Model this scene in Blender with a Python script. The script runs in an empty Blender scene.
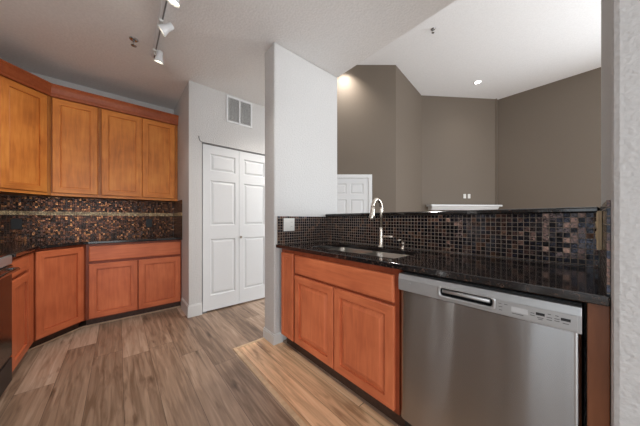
import bpy, bmesh, math, random
from mathutils import Vector, Matrix
R = math.radians
PI = math.pi
random.seed(7)
S = bpy.context.scene
COL = S.collection

# ------------------------------------------------------------------ camera, world, lights, exposure
cd = bpy.data.cameras.new('camera'); cam = bpy.data.objects.new('camera', cd); COL.objects.link(cam)
cam.location = (1.8744, -1.1018, 1.1414); cam.rotation_euler = (PI/2, 0, 0.8565)
cd.sensor_width = 36; cd.lens = 232.018/640*36; cd.shift_y = 0.01046; cd.clip_start = 0.02
S.camera = cam
S.view_settings.view_transform = 'Standard'; S.view_settings.look = 'None'
S.view_settings.gamma = 1; S.view_settings.use_curve_mapping = False
S.view_settings.exposure = 0.43
W = bpy.data.worlds.new('world'); S.world = W; W.use_nodes = True
W.node_tree.nodes['Background'].inputs[0].default_value = (0.80, 0.90, 1.0, 1)
W.node_tree.nodes['Background'].inputs[1].default_value = 0.5

def area(name, loc, rot, sx, sy, watts, col=(1, 1, 1)):
    l = bpy.data.lights.new(name, 'AREA'); l.shape = 'RECTANGLE'; l.size = sx; l.size_y = sy
    l.energy = watts; l.color = col
    o = bpy.data.objects.new(name, l); COL.objects.link(o); o.location = loc; o.rotation_euler = rot
    return o
# daylight at the window openings: glazed wall behind the camera, two tall windows of the living room
area('daylight_dining_window', (3.1, -4.14, 1.15), (R(90), 0, 0), 3.0, 2.2, 25, (0.90, 0.96, 1))
area('daylight_dining_east', (5.56, -2.3, 1.35), (R(90), 0, R(90)), 2.6, 1.9, 77, (0.97, 0.98, 1.0))
area('added_streak_light', (0.5675, -2.375, 1.15), (R(90), 0, 0), 0.034, 2.2, 9.0)  # strip lamp added behind the wall slit to streak the dishwasher steel
area('daylight_living_side', (5.56, 3.6, 2.1), (R(85), 0, R(90)), 3.4, 3.0, 145, (0.93, 0.97, 1))
area('daylight_living_end', (4.4, 6.90, 1.7), (R(-95), 0, 0), 1.5, 2.6, 215, (0.93, 0.97, 1))

# ------------------------------------------------------------------ materials
def new_mat(name):
    m = bpy.data.materials.new(name); m.use_nodes = True
    nt = m.node_tree; b = nt.nodes['Principled BSDF']
    return m, nt, b
def N(nt, t, **kw):
    n = nt.nodes.new(t)
    for k, v in kw.items():
        if k.startswith('i_'):
            key = k[2:]; key = int(key) if key.isdigit() else key
            n.inputs[key].default_value = v
        else: setattr(n, k, v)
    return n
def L(nt, a, b): nt.links.new(a, b)
def ramp(nt, fac, stops, interp='LINEAR'):
    n = nt.nodes.new('ShaderNodeValToRGB'); n.color_ramp.interpolation = interp
    e = n.color_ramp.elements
    while len(e) < len(stops): e.new(0.5)
    for x, (p, c) in zip(e, stops): x.position = p; x.color = (*c, 1)
    L(nt, fac, n.inputs[0]); return n.outputs[0]
def coords(nt, scale, rand=True):
    tc = N(nt, 'ShaderNodeTexCoord'); mp = N(nt, 'ShaderNodeMapping'); mp.inputs['Scale'].default_value = scale
    if rand:
        oi = N(nt, 'ShaderNodeObjectInfo'); mu = N(nt, 'ShaderNodeVectorMath', operation='SCALE'); 
        cb = N(nt, 'ShaderNodeCombineXYZ')
        for i in range(3): L(nt, oi.outputs['Random'], cb.inputs[i])
        L(nt, cb.outputs[0], mu.inputs[0]); mu.inputs['Scale'].default_value = 17.0
        ad = N(nt, 'ShaderNodeVectorMath', operation='ADD'); L(nt, tc.outputs['Object'], ad.inputs[0]); L(nt, mu.outputs[0], ad.inputs[1])
        L(nt, ad.outputs[0], mp.inputs[0])
    else: L(nt, tc.outputs['Object'], mp.inputs[0])
    return mp.outputs[0]

def plain(name, col, rough=0.5, metal=0.0, noise=0.0, nscale=40, bump=0.0, **kw):
    m, nt, b = new_mat(name)
    b.inputs['Roughness'].default_value = rough; b.inputs['Metallic'].default_value = metal
    for k, v in kw.items(): b.inputs[k].default_value = v
    v = coords(nt, (1, 1, 1), False)
    nz = N(nt, 'ShaderNodeTexNoise'); nz.inputs['Scale'].default_value = nscale; nz.inputs['Detail'].default_value = 3
    L(nt, v, nz.inputs['Vector'])
    a = tuple(max(0, c*(1-noise)) for c in col); z = tuple(c*(1+noise) for c in col)
    L(nt, ramp(nt, nz.outputs[0], [(0.3, a), (0.7, z)]), b.inputs['Base Color'])
    if bump:
        bp = N(nt, 'ShaderNodeBump'); bp.inputs['Strength'].default_value = bump; bp.inputs['Distance'].default_value = 0.003
        L(nt, nz.outputs[0], bp.inputs['Height']); L(nt, bp.outputs[0], b.inputs['Normal'])
    return m

def wood(name, axis, dark, mid, light, rough=0.40):
    m, nt, b = new_mat(name)
    sc = [26.0, 26.0, 26.0]; sc[axis] = 2.4
    v = coords(nt, tuple(sc))
    n1 = N(nt, 'ShaderNodeTexNoise'); n1.inputs['Scale'].default_value = 1.6; n1.inputs['Detail'].default_value = 6; n1.inputs['Distortion'].default_value = 0.6
    L(nt, v, n1.inputs['Vector'])
    v2 = coords(nt, (1, 1, 1))
    n2 = N(nt, 'ShaderNodeTexNoise'); n2.inputs['Scale'].default_value = 5; n2.inputs['Detail'].default_value = 2
    L(nt, v2, n2.inputs['Vector'])
    mx = N(nt, 'ShaderNodeMath', operation='MULTIPLY_ADD'); L(nt, n1.outputs[0], mx.inputs[0]); mx.inputs[1].default_value = 0.5
    m2 = N(nt, 'ShaderNodeMath', operation='MULTIPLY'); L(nt, n2.outputs[0], m2.inputs[0]); m2.inputs[1].default_value = 0.5
    L(nt, m2.outputs[0], mx.inputs[2])
    L(nt, ramp(nt, mx.outputs[0], [(0.22, dark), (0.5, mid), (0.80, light)]), b.inputs['Base Color'])
    b.inputs['Roughness'].default_value = rough
    b.inputs['Coat Weight'].default_value = 0.08; b.inputs['Coat Roughness'].default_value = 0.25; b.inputs['Specular IOR Level'].default_value = 0.3
    bp = N(nt, 'ShaderNodeBump'); bp.inputs['Strength'].default_value = 0.06; bp.inputs['Distance'].default_value = 0.002
    L(nt, n1.outputs[0], bp.inputs['Height']); L(nt, bp.outputs[0], b.inputs['Normal'])
    return m
CH = ((0.38, 0.088, 0.036), (0.56, 0.150, 0.061), (0.71, 0.220, 0.092))
M = {}
M['wood_v'] = wood('cherry_vertical_grain', 2, *CH)
M['wood_h'] = wood('cherry_horizontal_grain', 0, *CH)
DK = ((0.15, 0.030, 0.012), (0.25, 0.052, 0.020), (0.33, 0.078, 0.030))
M['wood_frame'] = wood('cherry_face_frame', 2, *DK)
M['wood_filler'] = wood('walnut_toned_filler', 2, (0.11, 0.040, 0.018), (0.19, 0.070, 0.032), (0.27, 0.10, 0.045))
RD = ((0.24, 0.052, 0.016), (0.37, 0.088, 0.027), (0.48, 0.135, 0.042))
M['wood_crown'] = wood('cherry_crown', 0, *RD)
AL = ((0.42, 0.115, 0.024), (0.70, 0.236, 0.046), (0.88, 0.375, 0.082))
M['up_v'] = wood('honey_cherry_vertical_grain', 2, *AL)
M['up_frame'] = wood('honey_cherry_face_frame', 2, *(tuple(c*0.66 for c in k) for k in AL))
M['up_h'] = wood('honey_cherry_horizontal_grain', 0, *AL)
M['toe'] = plain('dark_toe_kick', (0.05, 0.022, 0.012), 0.6, noise=0.3)
M['shoe'] = plain('tan_shoe_moulding', (0.52, 0.37, 0.25), 0.5, noise=0.15)

def paint(name, col, bump=0.35, scale=170, rough=0.7):
    m, nt, b = new_mat(name)
    v = coords(nt, (1, 1, 1), False)
    nz = N(nt, 'ShaderNodeTexNoise'); nz.inputs['Scale'].default_value = scale; nz.inputs['Detail'].default_value = 2
    L(nt, v, nz.inputs['Vector'])
    a = tuple(c*0.97 for c in col); z = tuple(min(1, c*1.03) for c in col)
    L(nt, ramp(nt, nz.outputs[0], [(0.35, a), (0.65, z)]), b.inputs['Base Color'])
    b.inputs['Roughness'].default_value = rough
    bp = N(nt, 'ShaderNodeBump'); bp.inputs['Strength'].default_value = bump; bp.inputs['Distance'].default_value = 0.0055
    L(nt, nz.outputs[0], bp.inputs['Height']); L(nt, bp.outputs[0], b.inputs['Normal'])
    return m
M['white_wall'] = paint('light_grey_orange_peel_paint', (0.57, 0.56, 0.55), 0.6, 75)
M['ceiling'] = paint('textured_ceiling_paint', (0.82, 0.82, 0.815), 0.55, 60)
M['living_ceiling'] = paint('smooth_white_ceiling_paint', (0.86, 0.87, 0.88), 0.1, 60)
M['brown_wall'] = paint('taupe_paint', (0.142, 0.112, 0.085), 0.15, 90)
M['white_door'] = plain('white_semigloss_paint', (0.69, 0.70, 0.71), 0.35, noise=0.01)
M['baseboard'] = plain('white_trim_paint', (0.64, 0.64, 0.63), 0.4, noise=0.01)
M['white_plastic'] = plain('white_plastic', (0.66, 0.65, 0.62), 0.35, noise=0.01)
M['beige_plastic'] = plain('almond_plastic', (0.60, 0.46, 0.28), 0.4, noise=0.03)
M['black_plastic'] = plain('black_plastic', (0.010, 0.010, 0.011), 0.5, noise=0.1)
M['black_glass'] = plain('black_oven_glass', (0.014, 0.009, 0.007), 0.22, noise=0.1)
M['dark_gap'] = plain('dark_shadow_gap', (0.02, 0.02, 0.02), 0.8, noise=0.1)
M['grey_gap'] = plain('grey_metal_track', (0.22, 0.22, 0.22), 0.5, metal=0.6, noise=0.1)
M['chrome'] = plain('polished_chrome', (0.45, 0.45, 0.45), 0.16, metal=1.0, noise=0.02)
M['nickel'] = plain('brushed_nickel', (0.60, 0.54, 0.47), 0.26, metal=1.0, noise=0.05, nscale=200)
M['sink_steel'] = plain('sink_stainless', (0.44, 0.41, 0.37), 0.3, metal=1.0, noise=0.06, nscale=120)
M['vent_grey'] = plain('vent_louvre_grey', (0.52, 0.52, 0.51), 0.6, noise=0.02)
M['panel_grey'] = plain('silver_panel_plastic', (0.42, 0.42, 0.42), 0.35, metal=0.55, noise=0.02)
M['legend_grey'] = plain('grey_printing', (0.12, 0.12, 0.12), 0.6, noise=0.05)
M['display'] = plain('pale_grey_display', (0.50, 0.50, 0.50), 0.3, noise=0.01)

def emit(name, col, strength):
    m, nt, b = new_mat(name)
    b.inputs['Base Color'].default_value = (*col, 1)
    b.inputs['Emission Color'].default_value = (*col, 1); b.inputs['Emission Strength'].default_value = strength
    nz = N(nt, 'ShaderNodeTexNoise'); nz.inputs['Scale'].default_value = 30
    L(nt, ramp(nt, nz.outputs[0], [(0, col), (1, col)]), b.inputs['Emission Color'])
    return m
M['bulb'] = emit('lit_warm_bulb', (1.0, 0.90, 0.70), 9)
M['can_glow'] = emit('lit_recessed_lens', (1.0, 0.97, 0.92), 10)

def steel(name):
    m, nt, b = new_mat(name)
    b.inputs['Metallic'].default_value = 1.0; b.inputs['Roughness'].default_value = 0.25
    b.inputs['Anisotropic'].default_value = 1.0
    tg = N(nt, 'ShaderNodeTangent', direction_type='RADIAL', axis='Z'); L(nt, tg.outputs[0], b.inputs['Tangent']); b.inputs['Anisotropic Rotation'].default_value = 0.25
    v = coords(nt, (2.0, 2.0, 420.0), False)
    nz = N(nt, 'ShaderNodeTexNoise'); nz.inputs['Scale'].default_value = 1.5; nz.inputs['Detail'].default_value = 3
    L(nt, v, nz.inputs['Vector'])
    L(nt, ramp(nt, nz.outputs[0], [(0.3, (0.375, 0.38, 0.385)), (0.7, (0.405, 0.41, 0.415))]), b.inputs['Base Color'])
    v3 = coords(nt, (5.0, 1.0, 0.7), False)
    nw = N(nt, 'ShaderNodeTexNoise'); nw.inputs['Scale'].default_value = 1.3; nw.inputs['Detail'].default_value = 1; L(nt, v3, nw.inputs['Vector'])
    bp = N(nt, 'ShaderNodeBump'); bp.inputs['Strength'].default_value = 1.0; bp.inputs['Distance'].default_value = 0.006
    L(nt, nw.outputs[0], bp.inputs['Height']); L(nt, bp.outputs[0], b.inputs['Normal'])
    return m
M['steel'] = steel('brushed_stainless')

def granite(name):
    m, nt, b = new_mat(name)
    v = coords(nt, (1, 1, 1), False)
    a = N(nt, 'ShaderNodeTexNoise'); a.inputs['Scale'].default_value = 95; a.inputs['Detail'].default_value = 4; L(nt, v, a.inputs['Vector'])
    c = N(nt, 'ShaderNodeTexVoronoi'); c.inputs['Scale'].default_value = 130; L(nt, v, c.inputs['Vector'])
    base = ramp(nt, a.outputs[0], [(0.42, (0.006, 0.006, 0.007)), (0.60, (0.022, 0.015, 0.013)), (0.72, (0.085, 0.050, 0.036))])
    spk = ramp(nt, c.outputs['Distance'], [(0.0, (1, 1, 1)), (0.12, (0, 0, 0))])
    mx = N(nt, 'ShaderNodeMix', data_type='RGBA'); mx.inputs[7].default_value = (0.10, 0.085, 0.09, 1)
    ml = N(nt, 'ShaderNodeMath', operation='MULTIPLY'); L(nt, spk, ml.inputs[0]); ml.inputs[1].default_value = 0.5
    L(nt, ml.outputs[0], mx.inputs[0]); L(nt, base, mx.inputs[6]); L(nt, mx.outputs[2], b.inputs['Base Color'])
    b.inputs['Roughness'].default_value = 0.10; b.inputs['IOR'].default_value = 1.6
    return m
M['granite'] = granite('dark_polished_granite')

def mosaic(name, ua, va, pitch, stops, grout, gw=0.10, tilt=0.22, rough=0.12, metal=0.3, sq=1.0):
    m, nt, b = new_mat(name)
    tc = N(nt, 'ShaderNodeTexCoord'); sp = N(nt, 'ShaderNodeSeparateXYZ'); L(nt, tc.outputs['Object'], sp.inputs[0])
    fl = []; masks = []
    for i, ax in enumerate((ua, va)):
        d = N(nt, 'ShaderNodeMath', operation='DIVIDE'); L(nt, sp.outputs[ax], d.inputs[0]); d.inputs[1].default_value = pitch*(1 if i == 0 else sq)
        f = N(nt, 'ShaderNodeMath', operation='FLOOR'); L(nt, d.outputs[0], f.inputs[0]); fl.append(f)
        q = N(nt, 'ShaderNodeMath', operation='SUBTRACT'); L(nt, d.outputs[0], q.inputs[0]); L(nt, f.outputs[0], q.inputs[1])
        s = N(nt, 'ShaderNodeMath', operation='SUBTRACT'); L(nt, q.outputs[0], s.inputs[0]); s.inputs[1].default_value = 0.5
        ab = N(nt, 'ShaderNodeMath', operation='ABSOLUTE'); L(nt, s.outputs[0], ab.inputs[0]); masks.append(ab)
    mxm = N(nt, 'ShaderNodeMath', operation='MAXIMUM'); L(nt, masks[0].outputs[0], mxm.inputs[0]); L(nt, masks[1].outputs[0], mxm.inputs[1])
    gt = N(nt, 'ShaderNodeMath', operation='GREATER_THAN'); L(nt, mxm.outputs[0], gt.inputs[0]); gt.inputs[1].default_value = 0.5-gw/2
    cb = N(nt, 'ShaderNodeCombineXYZ'); L(nt, fl[0].outputs[0], cb.inputs[0]); L(nt, fl[1].outputs[0], cb.inputs[1])
    wn = N(nt, 'ShaderNodeTexWhiteNoise', noise_dimensions='3D'); L(nt, cb.outputs[0], wn.inputs['Vector'])
    colr = ramp(nt, wn.outputs['Value'], stops)
    # swirls inside each glass tile
    nz = N(nt, 'ShaderNodeTexNoise'); nz.inputs['Scale'].default_value = 120; nz.inputs['Detail'].default_value = 2; L(nt, tc.outputs['Object'], nz.inputs['Vector'])
    sw = N(nt, 'ShaderNodeMix', data_type='RGBA', blend_type='MULTIPLY'); sw.inputs[0].default_value = 1.0
    L(nt, colr, sw.inputs[6]); L(nt, ramp(nt, nz.outputs[0], [(0.36, (0.3, 0.3, 0.3)), (0.64, (1.7, 1.7, 1.7))]), sw.inputs[7])
    mx = N(nt, 'ShaderNodeMix', data_type='RGBA'); L(nt, gt.outputs[0], mx.inputs[0]); L(nt, sw.outputs[2], mx.inputs[6]); mx.inputs[7].default_value = (*grout, 1)
    L(nt, mx.outputs[2], b.inputs['Base Color'])
    rg = N(nt, 'ShaderNodeMath', operation='MULTIPLY_ADD'); L(nt, gt.outputs[0], rg.inputs[0]); rg.inputs[1].default_value = 0.6; rg.inputs[2].default_value = rough
    L(nt, rg.outputs[0], b.inputs['Roughness'])
    mt = N(nt, 'ShaderNodeMath', operation='MULTIPLY_ADD'); L(nt, gt.outputs[0], mt.inputs[0]); mt.inputs[1].default_value = -metal; mt.inputs[2].default_value = metal
    L(nt, mt.outputs[0], b.inputs['Metallic'])
    # every tile set at its own slight angle
    ge = N(nt, 'ShaderNodeNewGeometry')
    sb = N(nt, 'ShaderNodeVectorMath', operation='SUBTRACT'); L(nt, wn.outputs['Color'], sb.inputs[0]); sb.inputs[1].default_value = (0.5, 0.5, 0.5)
    sl = N(nt, 'ShaderNodeVectorMath', operation='SCALE'); L(nt, sb.outputs[0], sl.inputs[0]); sl.inputs['Scale'].default_value = tilt
    nsub = N(nt, 'ShaderNodeVectorMath', operation='SUBTRACT'); L(nt, nz.outputs['Color'], nsub.inputs[0]); nsub.inputs[1].default_value = (0.5, 0.5, 0.5)
    ns = N(nt, 'ShaderNodeVectorMath', operation='SCALE'); L(nt, nsub.outputs[0], ns.inputs[0]); ns.inputs['Scale'].default_value = tilt*1.2
    a1 = N(nt, 'ShaderNodeVectorMath', operation='ADD'); L(nt, ge.outputs['Normal'], a1.inputs[0]); L(nt, sl.outputs[0], a1.inputs[1])
    a2 = N(nt, 'ShaderNodeVectorMath', operation='ADD'); L(nt, a1.outputs[0], a2.inputs[0]); L(nt, ns.outputs[0], a2.inputs[1])
    nn = N(nt, 'ShaderNodeVectorMath', operation='NORMALIZE'); L(nt, a2.outputs[0], nn.inputs[0])
    L(nt, nn.outputs[0], b.inputs['Normal'])
    return m
BLK = [(0.0, (0.006, 0.006, 0.010)), (0.30, (0.012, 0.012, 0.024)), (0.50, (0.016, 0.010, 0.012)), (0.74, (0.050, 0.022, 0.018)), (0.90, (0.09, 0.042, 0.028)), (1.0, (0.15, 0.075, 0.048))]
BRN = [(0.0, (0.007, 0.004, 0.003)), (0.35, (0.016, 0.007, 0.005)), (0.65, (0.065, 0.022, 0.011)), (0.88, (0.13, 0.046, 0.018)), (1.0, (0.28, 0.12, 0.042))]
GLD = [(0.0, (0.26, 0.165, 0.07)), (0.5, (0.42, 0.29, 0.13)), (1.0, (0.62, 0.46, 0.24))]
M['mosaic_x'] = mosaic('dark_glass_mosaic_along_x', 0, 2, 0.0256, BLK, (0.27, 0.215, 0.17), 0.11, 0.10, 0.13, 0.45)
M['mosaic_y'] = mosaic('dark_glass_mosaic_along_y', 1, 2, 0.0256, BLK, (0.27, 0.215, 0.17), 0.11, 0.10, 0.13, 0.45)
M['bronze_y'] = mosaic('bronze_glass_mosaic_along_y', 1, 2, 0.0190, BRN, (0.090, 0.048, 0.028), 0.17, 0.10, 0.26, 0.7)
M['bronze_x'] = mosaic('bronze_glass_mosaic_along_x', 0, 2, 0.0190, BRN, (0.090, 0.048, 0.028), 0.17, 0.10, 0.26, 0.7)
M['gold_y'] = mosaic('gold_accent_tiles_along_y', 1, 2, 0.0225, GLD, (0.24, 0.16, 0.08), 0.10, 0.08, 0.35, 0.1)
M['gold_x'] = mosaic('gold_accent_tiles_along_x', 0, 2, 0.0225, GLD, (0.24, 0.16, 0.08), 0.10, 0.08, 0.35, 0.1)

def planks(name, cols, row, length, rough, knots):
    m, nt, b = new_mat(name)
    tc = N(nt, 'ShaderNodeTexCoord'); sp = N(nt, 'ShaderNodeSeparateXYZ'); L(nt, tc.outputs['Object'], sp.inputs[0])
    dy = N(nt, 'ShaderNodeMath', operation='DIVIDE'); L(nt, sp.outputs[1], dy.inputs[0]); dy.inputs[1].default_value = row
    fy = N(nt, 'ShaderNodeMath', operation='FLOOR'); L(nt, dy.outputs[0], fy.inputs[0])
    w0 = N(nt, 'ShaderNodeTexWhiteNoise', noise_dimensions='1D'); L(nt, fy.outputs[0], w0.inputs['W'])
    dx = N(nt, 'ShaderNodeMath', operation='DIVIDE'); L(nt, sp.outputs[0], dx.inputs[0]); dx.inputs[1].default_value = length
    ax = N(nt, 'ShaderNodeMath', operation='ADD'); L(nt, dx.outputs[0], ax.inputs[0]); L(nt, w0.outputs['Value'], ax.inputs[1])
    fx = N(nt, 'ShaderNodeMath', operation='FLOOR'); L(nt, ax.outputs[0], fx.inputs[0])
    cb = N(nt, 'ShaderNodeCombineXYZ'); L(nt, fx.outputs[0], cb.inputs[0]); L(nt, fy.outputs[0], cb.inputs[1])
    wn = N(nt, 'ShaderNodeTexWhiteNoise', noise_dimensions='3D'); L(nt, cb.outputs[0], wn.inputs['Vector'])
    # grain, shifted plank by plank
    sc = N(nt, 'ShaderNodeVectorMath', operation='SCALE'); L(nt, wn.outputs['Color'], sc.inputs[0]); sc.inputs['Scale'].default_value = 9
    ad = N(nt, 'ShaderNodeVectorMath', operation='ADD'); L(nt, tc.outputs['Object'], ad.inputs[0]); L(nt, sc.outputs[0], ad.inputs[1])
    mp = N(nt, 'ShaderNodeMapping'); mp.inputs['Scale'].default_value = (1.6, 22, 1); L(nt, ad.outputs[0], mp.inputs[0])
    g = N(nt, 'ShaderNodeTexNoise'); g.inputs['Scale'].default_value = 1.7; g.inputs['Detail'].default_value = 6; g.inputs['Distortion'].default_value = 0.8; L(nt, mp.outputs[0], g.inputs['Vector'])
    mp2 = N(nt, 'ShaderNodeMapping'); mp2.inputs['Scale'].default_value = (1.6, 7, 1); L(nt, ad.outputs[0], mp2.inputs[0])
    k = N(nt, 'ShaderNodeTexNoise'); k.inputs['Scale'].default_value = 2.0; k.inputs['Detail'].default_value = 3; L(nt, mp2.outputs[0], k.inputs['Vector'])
    t = N(nt, 'ShaderNodeMath', operation='MULTIPLY_ADD'); L(nt, wn.outputs['Value'], t.inputs[0]); t.inputs[1].default_value = 0.34
    t2 = N(nt, 'ShaderNodeMath', operation='MULTIPLY'); L(nt, g.outputs[0], t2.inputs[0]); t2.inputs[1].default_value = 0.66; L(nt, t2.outputs[0], t.inputs[2])
    c = ramp(nt, t.outputs[0], [(0.28, cols[0]), (0.5, cols[1]), (0.72, cols[2])])
    dk = ramp(nt, k.outputs[0], [(0.60, (1, 1, 1)), (0.74, knots)])
    mul = N(nt, 'ShaderNodeMix', data_type='RGBA', blend_type='MULTIPLY'); mul.inputs[0].default_value = 1; L(nt, c, mul.inputs[6]); L(nt, dk, mul.inputs[7])
    # seams
    q = N(nt, 'ShaderNodeMath', operation='FRACT'); L(nt, dy.outputs[0], q.inputs[0])
    s1 = N(nt, 'ShaderNodeMath', operation='LESS_THAN'); L(nt, q.outputs[0], s1.inputs[0]); s1.inputs[1].default_value = 0.014
    p = N(nt, 'ShaderNodeMath', operation='FRACT'); L(nt, ax.outputs[0], p.inputs[0])
    s2 = N(nt, 'ShaderNodeMath', operation='LESS_THAN'); L(nt, p.outputs[0], s2.inputs[0]); s2.inputs[1].default_value = 0.0022
    s = N(nt, 'ShaderNodeMath', operation='MAXIMUM'); L(nt, s1.outputs[0], s.inputs[0]); L(nt, s2.outputs[0], s.inputs[1])
    sm = N(nt, 'ShaderNodeMath', operation='MULTIPLY'); L(nt, s.outputs[0], sm.inputs[0]); sm.inputs[1].default_value = 0.7
    fin = N(nt, 'ShaderNodeMix', data_type='RGBA'); L(nt, sm.outputs[0], fin.inputs[0]); L(nt, mul.outputs[2], fin.inputs[6]); fin.inputs[7].default_value = (0.05, 0.035, 0.028, 1)
    L(nt, fin.outputs[2], b.inputs['Base Color']); b.inputs['Roughness'].default_value = rough
    bp = N(nt, 'ShaderNodeBump'); bp.inputs['Strength'].default_value = 0.08; bp.inputs['Distance'].default_value = 0.002
    L(nt, g.outputs[0], bp.inputs['Height']); L(nt, bp.outputs[0], b.inputs['Normal'])
    return m
M['floor'] = planks('grey_brown_vinyl_planks', ((0.17, 0.108, 0.070), (0.36, 0.246, 0.172), (0.56, 0.42, 0.32)), 0.18, 1.22, 0.38, (0.42, 0.37, 0.34))
M['oak'] = planks('natural_oak_boards', ((0.46, 0.27, 0.15), (0.84, 0.54, 0.32), (0.94, 0.70, 0.47)), 0.150, 2.3, 0.35, (0.50, 0.40, 0.33))
M['oak_strip'] = plain('pale_oak_threshold', (0.60, 0.42, 0.26), 0.4, noise=0.12, nscale=25)

# ------------------------------------------------------------------ mesh helpers
def box(bm, x0, x1, y0, y1, z0, z1, mi=0):
    v = [bm.verts.new((x, y, z)) for x in (x0, x1) for y in (y0, y1) for z in (z0, z1)]
    fs = [(0, 1, 3, 2), (4, 6, 7, 5), (0, 4, 5, 1), (2, 3, 7, 6), (0, 2, 6, 4), (1, 5, 7, 3)]
    out = []
    for f in fs:
        a = bm.faces.new([v[i] for i in f]); a.material_index = mi; out.append(a)
    return out
def prism(bm, pts, z0, z1, mi=0):
    lo = [bm.verts.new((x, y, z0)) for x, y in pts]; hi = [bm.verts.new((x, y, z1)) for x, y in pts]
    n = len(pts)
    for i in range(n):
        f = bm.faces.new((lo[i], lo[(i+1) % n], hi[(i+1) % n], hi[i])); f.material_index = mi
    bm.faces.new(lo[::-1]).material_index = mi; bm.faces.new(hi).material_index = mi
def lathe(bm, prof, seg=24, mat=None, cap=True):
    mat = mat or Matrix.Identity(4); rings = []
    for r, z in prof:
        rings.append([bm.verts.new(mat @ Vector((r*math.cos(2*PI*i/seg), r*math.sin(2*PI*i/seg), z))) for i in range(seg)])
    for a, b in zip(rings, rings[1:]):
        for i in range(seg):
            f = bm.faces.new((a[i], a[(i+1) % seg], b[(i+1) % seg], b[i])); f.smooth = True
    if cap:
        bm.faces.new(rings[0][::-1]); bm.faces.new(rings[-1])
def tube(bm, pts, rad, seg=12, caps=True):
    pts = [Vector(p) for p in pts]; n = len(pts)
    rad = rad if isinstance(rad, (list, tuple)) else [rad]*n
    rings = []; up = None
    for i, p in enumerate(pts):
        d = (pts[min(i+1, n-1)]-pts[max(i-1, 0)]).normalized()
        if up is None:
            up = Vector((0, 0, 1)) if abs(d.z) < 0.9 else Vector((1, 0, 0))
        u = (up - d*up.dot(d)).normalized(); w = d.cross(u); up = u
        rings.append([bm.verts.new(p+(u*math.cos(2*PI*k/seg)+w*math.sin(2*PI*k/seg))*rad[i]) for k in range(seg)])
    for a, b in zip(rings, rings[1:]):
        for k in range(seg):
            f = bm.faces.new((a[k], a[(k+1) % seg], b[(k+1) % seg], b[k])); f.smooth = True
    if caps: bm.faces.new(rings[0][::-1]); bm.faces.new(rings[-1])
def rings_rect(bm, x0, x1, z0, z1, prof, front=0.0, mv=0, mh=1, fill=True, back=True):
    """loft nested rectangles in the xz plane; prof = [(inset, y)], first ring is the back edge; seen from -y"""
    rs = []
    for ins, y in prof:
        rs.append([bm.verts.new(p) for p in ((x0+ins, front+y, z0+ins), (x1-ins, front+y, z0+ins), (x1-ins, front+y, z1-ins), (x0+ins, front+y, z1-ins))])
    for a, b in zip(rs, rs[1:]):
        for i in range(4):
            f = bm.faces.new((a[i], a[(i+1) % 4], b[(i+1) % 4], b[i])); f.material_index = mh if i in (0, 2) else mv
    if fill:
        f = bm.faces.new(rs[-1]); f.material_index = mv
    if back:
        f = bm.faces.new(rs[0][::-1]); f.material_index = mv
def obj(name, bm, mats, parent=None, bevel=0, recalc=True, smooth_angle=None):
    if recalc: bmesh.ops.recalc_face_normals(bm, faces=bm.faces)
    me = bpy.data.meshes.new(name); bm.to_mesh(me); bm.free()
    for m in (mats if isinstance(mats, (list, tuple)) else [mats]): me.materials.append(M[m] if isinstance(m, str) else m)
    o = bpy.data.objects.new(name, me); COL.objects.link(o)
    if parent: o.parent = parent
    if bevel:
        b = o.modifiers.new('bevel', 'BEVEL'); b.width = bevel; b.segments = 2; b.limit_method = 'ANGLE'; b.angle_limit = R(40)
        b.harden_normals = False
    return o
def tag(o, label, cat, group=None):
    o['label'] = label; o['category'] = cat
    if group: o['group'] = group
    return o
def thing(name, label, cat, loc=(0, 0, 0), rz=0, group=None):
    o = bpy.data.objects.new(name, None); COL.objects.link(o); o.location = loc; o.rotation_euler = (0, 0, rz); o.empty_display_size = 0.1
    return tag(o, label, cat, group)
def struct(name, bm, mats, parent=None, **k):
    o = obj(name, bm, mats, parent, **k)
    if not parent: o['kind'] = 'structure'
    return o
def B(*a, **k):
    bm = bmesh.new(); box(bm, *a, **k); return bm

# ------------------------------------------------------------------ the shell
ZC, ZL = 2.77, 4.46
XW, YW, YE, XD = -2.15, -2.25, -0.484, -1.174      # left run wall, range wall, end wall, bifold wall
XR, YB, YBF = 1.92, 0.79, 0.63                      # right wall end, back of the bar wall, its kitchen face
XE = 5.5
struct('floor', B(-4.0, XE+.15, -4.3, 8.0, -0.12, 0.0), 'floor')
bm = bmesh.new(); box(bm, -2.30, XE+.12, -4.22, YB, ZC, ZC+.10); struct('ceiling', bm, 'ceiling')
bm = bmesh.new(); box(bm, -4.0, XE+.1, YB-.10, 8.0, ZL, ZL+.10); struct('ceiling_living', bm, 'living_ceiling')
# fascia between the low kitchen ceiling and the tall living room
struct('wall_fascia', B(-4.0, XE, YB-.12, YB, ZC+.102, ZL-.002), 'white_wall')
struct('wall_left', B(XW-.12, XW, YW-.12, YE, 0.001, ZC-.001), 'white_wall')
# range wall with a narrow slit added to streak the dishwasher; the dining area opens behind the camera
bm = bmesh.new()
box(bm, XW+.002, 0.55, YW-.12, YW, 0.001, ZC-.001)
box(bm, 0.585, 1.40, YW-.12, YW, 0.001, ZC-.001)
box(bm, 0.55, 0.585, YW-.12, YW, 0.001, 0.03); box(bm, 0.55, 0.585, YW-.12, YW, 2.25, ZC-.001)
box(bm, 1.28, 1.40, -4.08, YW-.12, 0.001, ZC-.001)
struct('wall_range', bm, 'white_wall')
bm = bmesh.new()
box(bm, 1.28, 1.55, -4.20, -4.08, 0.001, ZC-.001); box(bm, 4.65, 5.62, -4.20, -4.08, 0.001, ZC-.001)
box(bm, 1.55, 4.65, -4.20, -4.08, 0.001, 0.03); box(bm, 1.55, 4.65, -4.20, -4.08, 2.30, ZC-.001)
struct('wall_dining', bm, 'white_wall')
bm = bmesh.new()
for x in (1.55, 3.075, 4.60): box(bm, x, x+.05, -4.13, -4.09, 0.031, 2.299)
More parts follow.
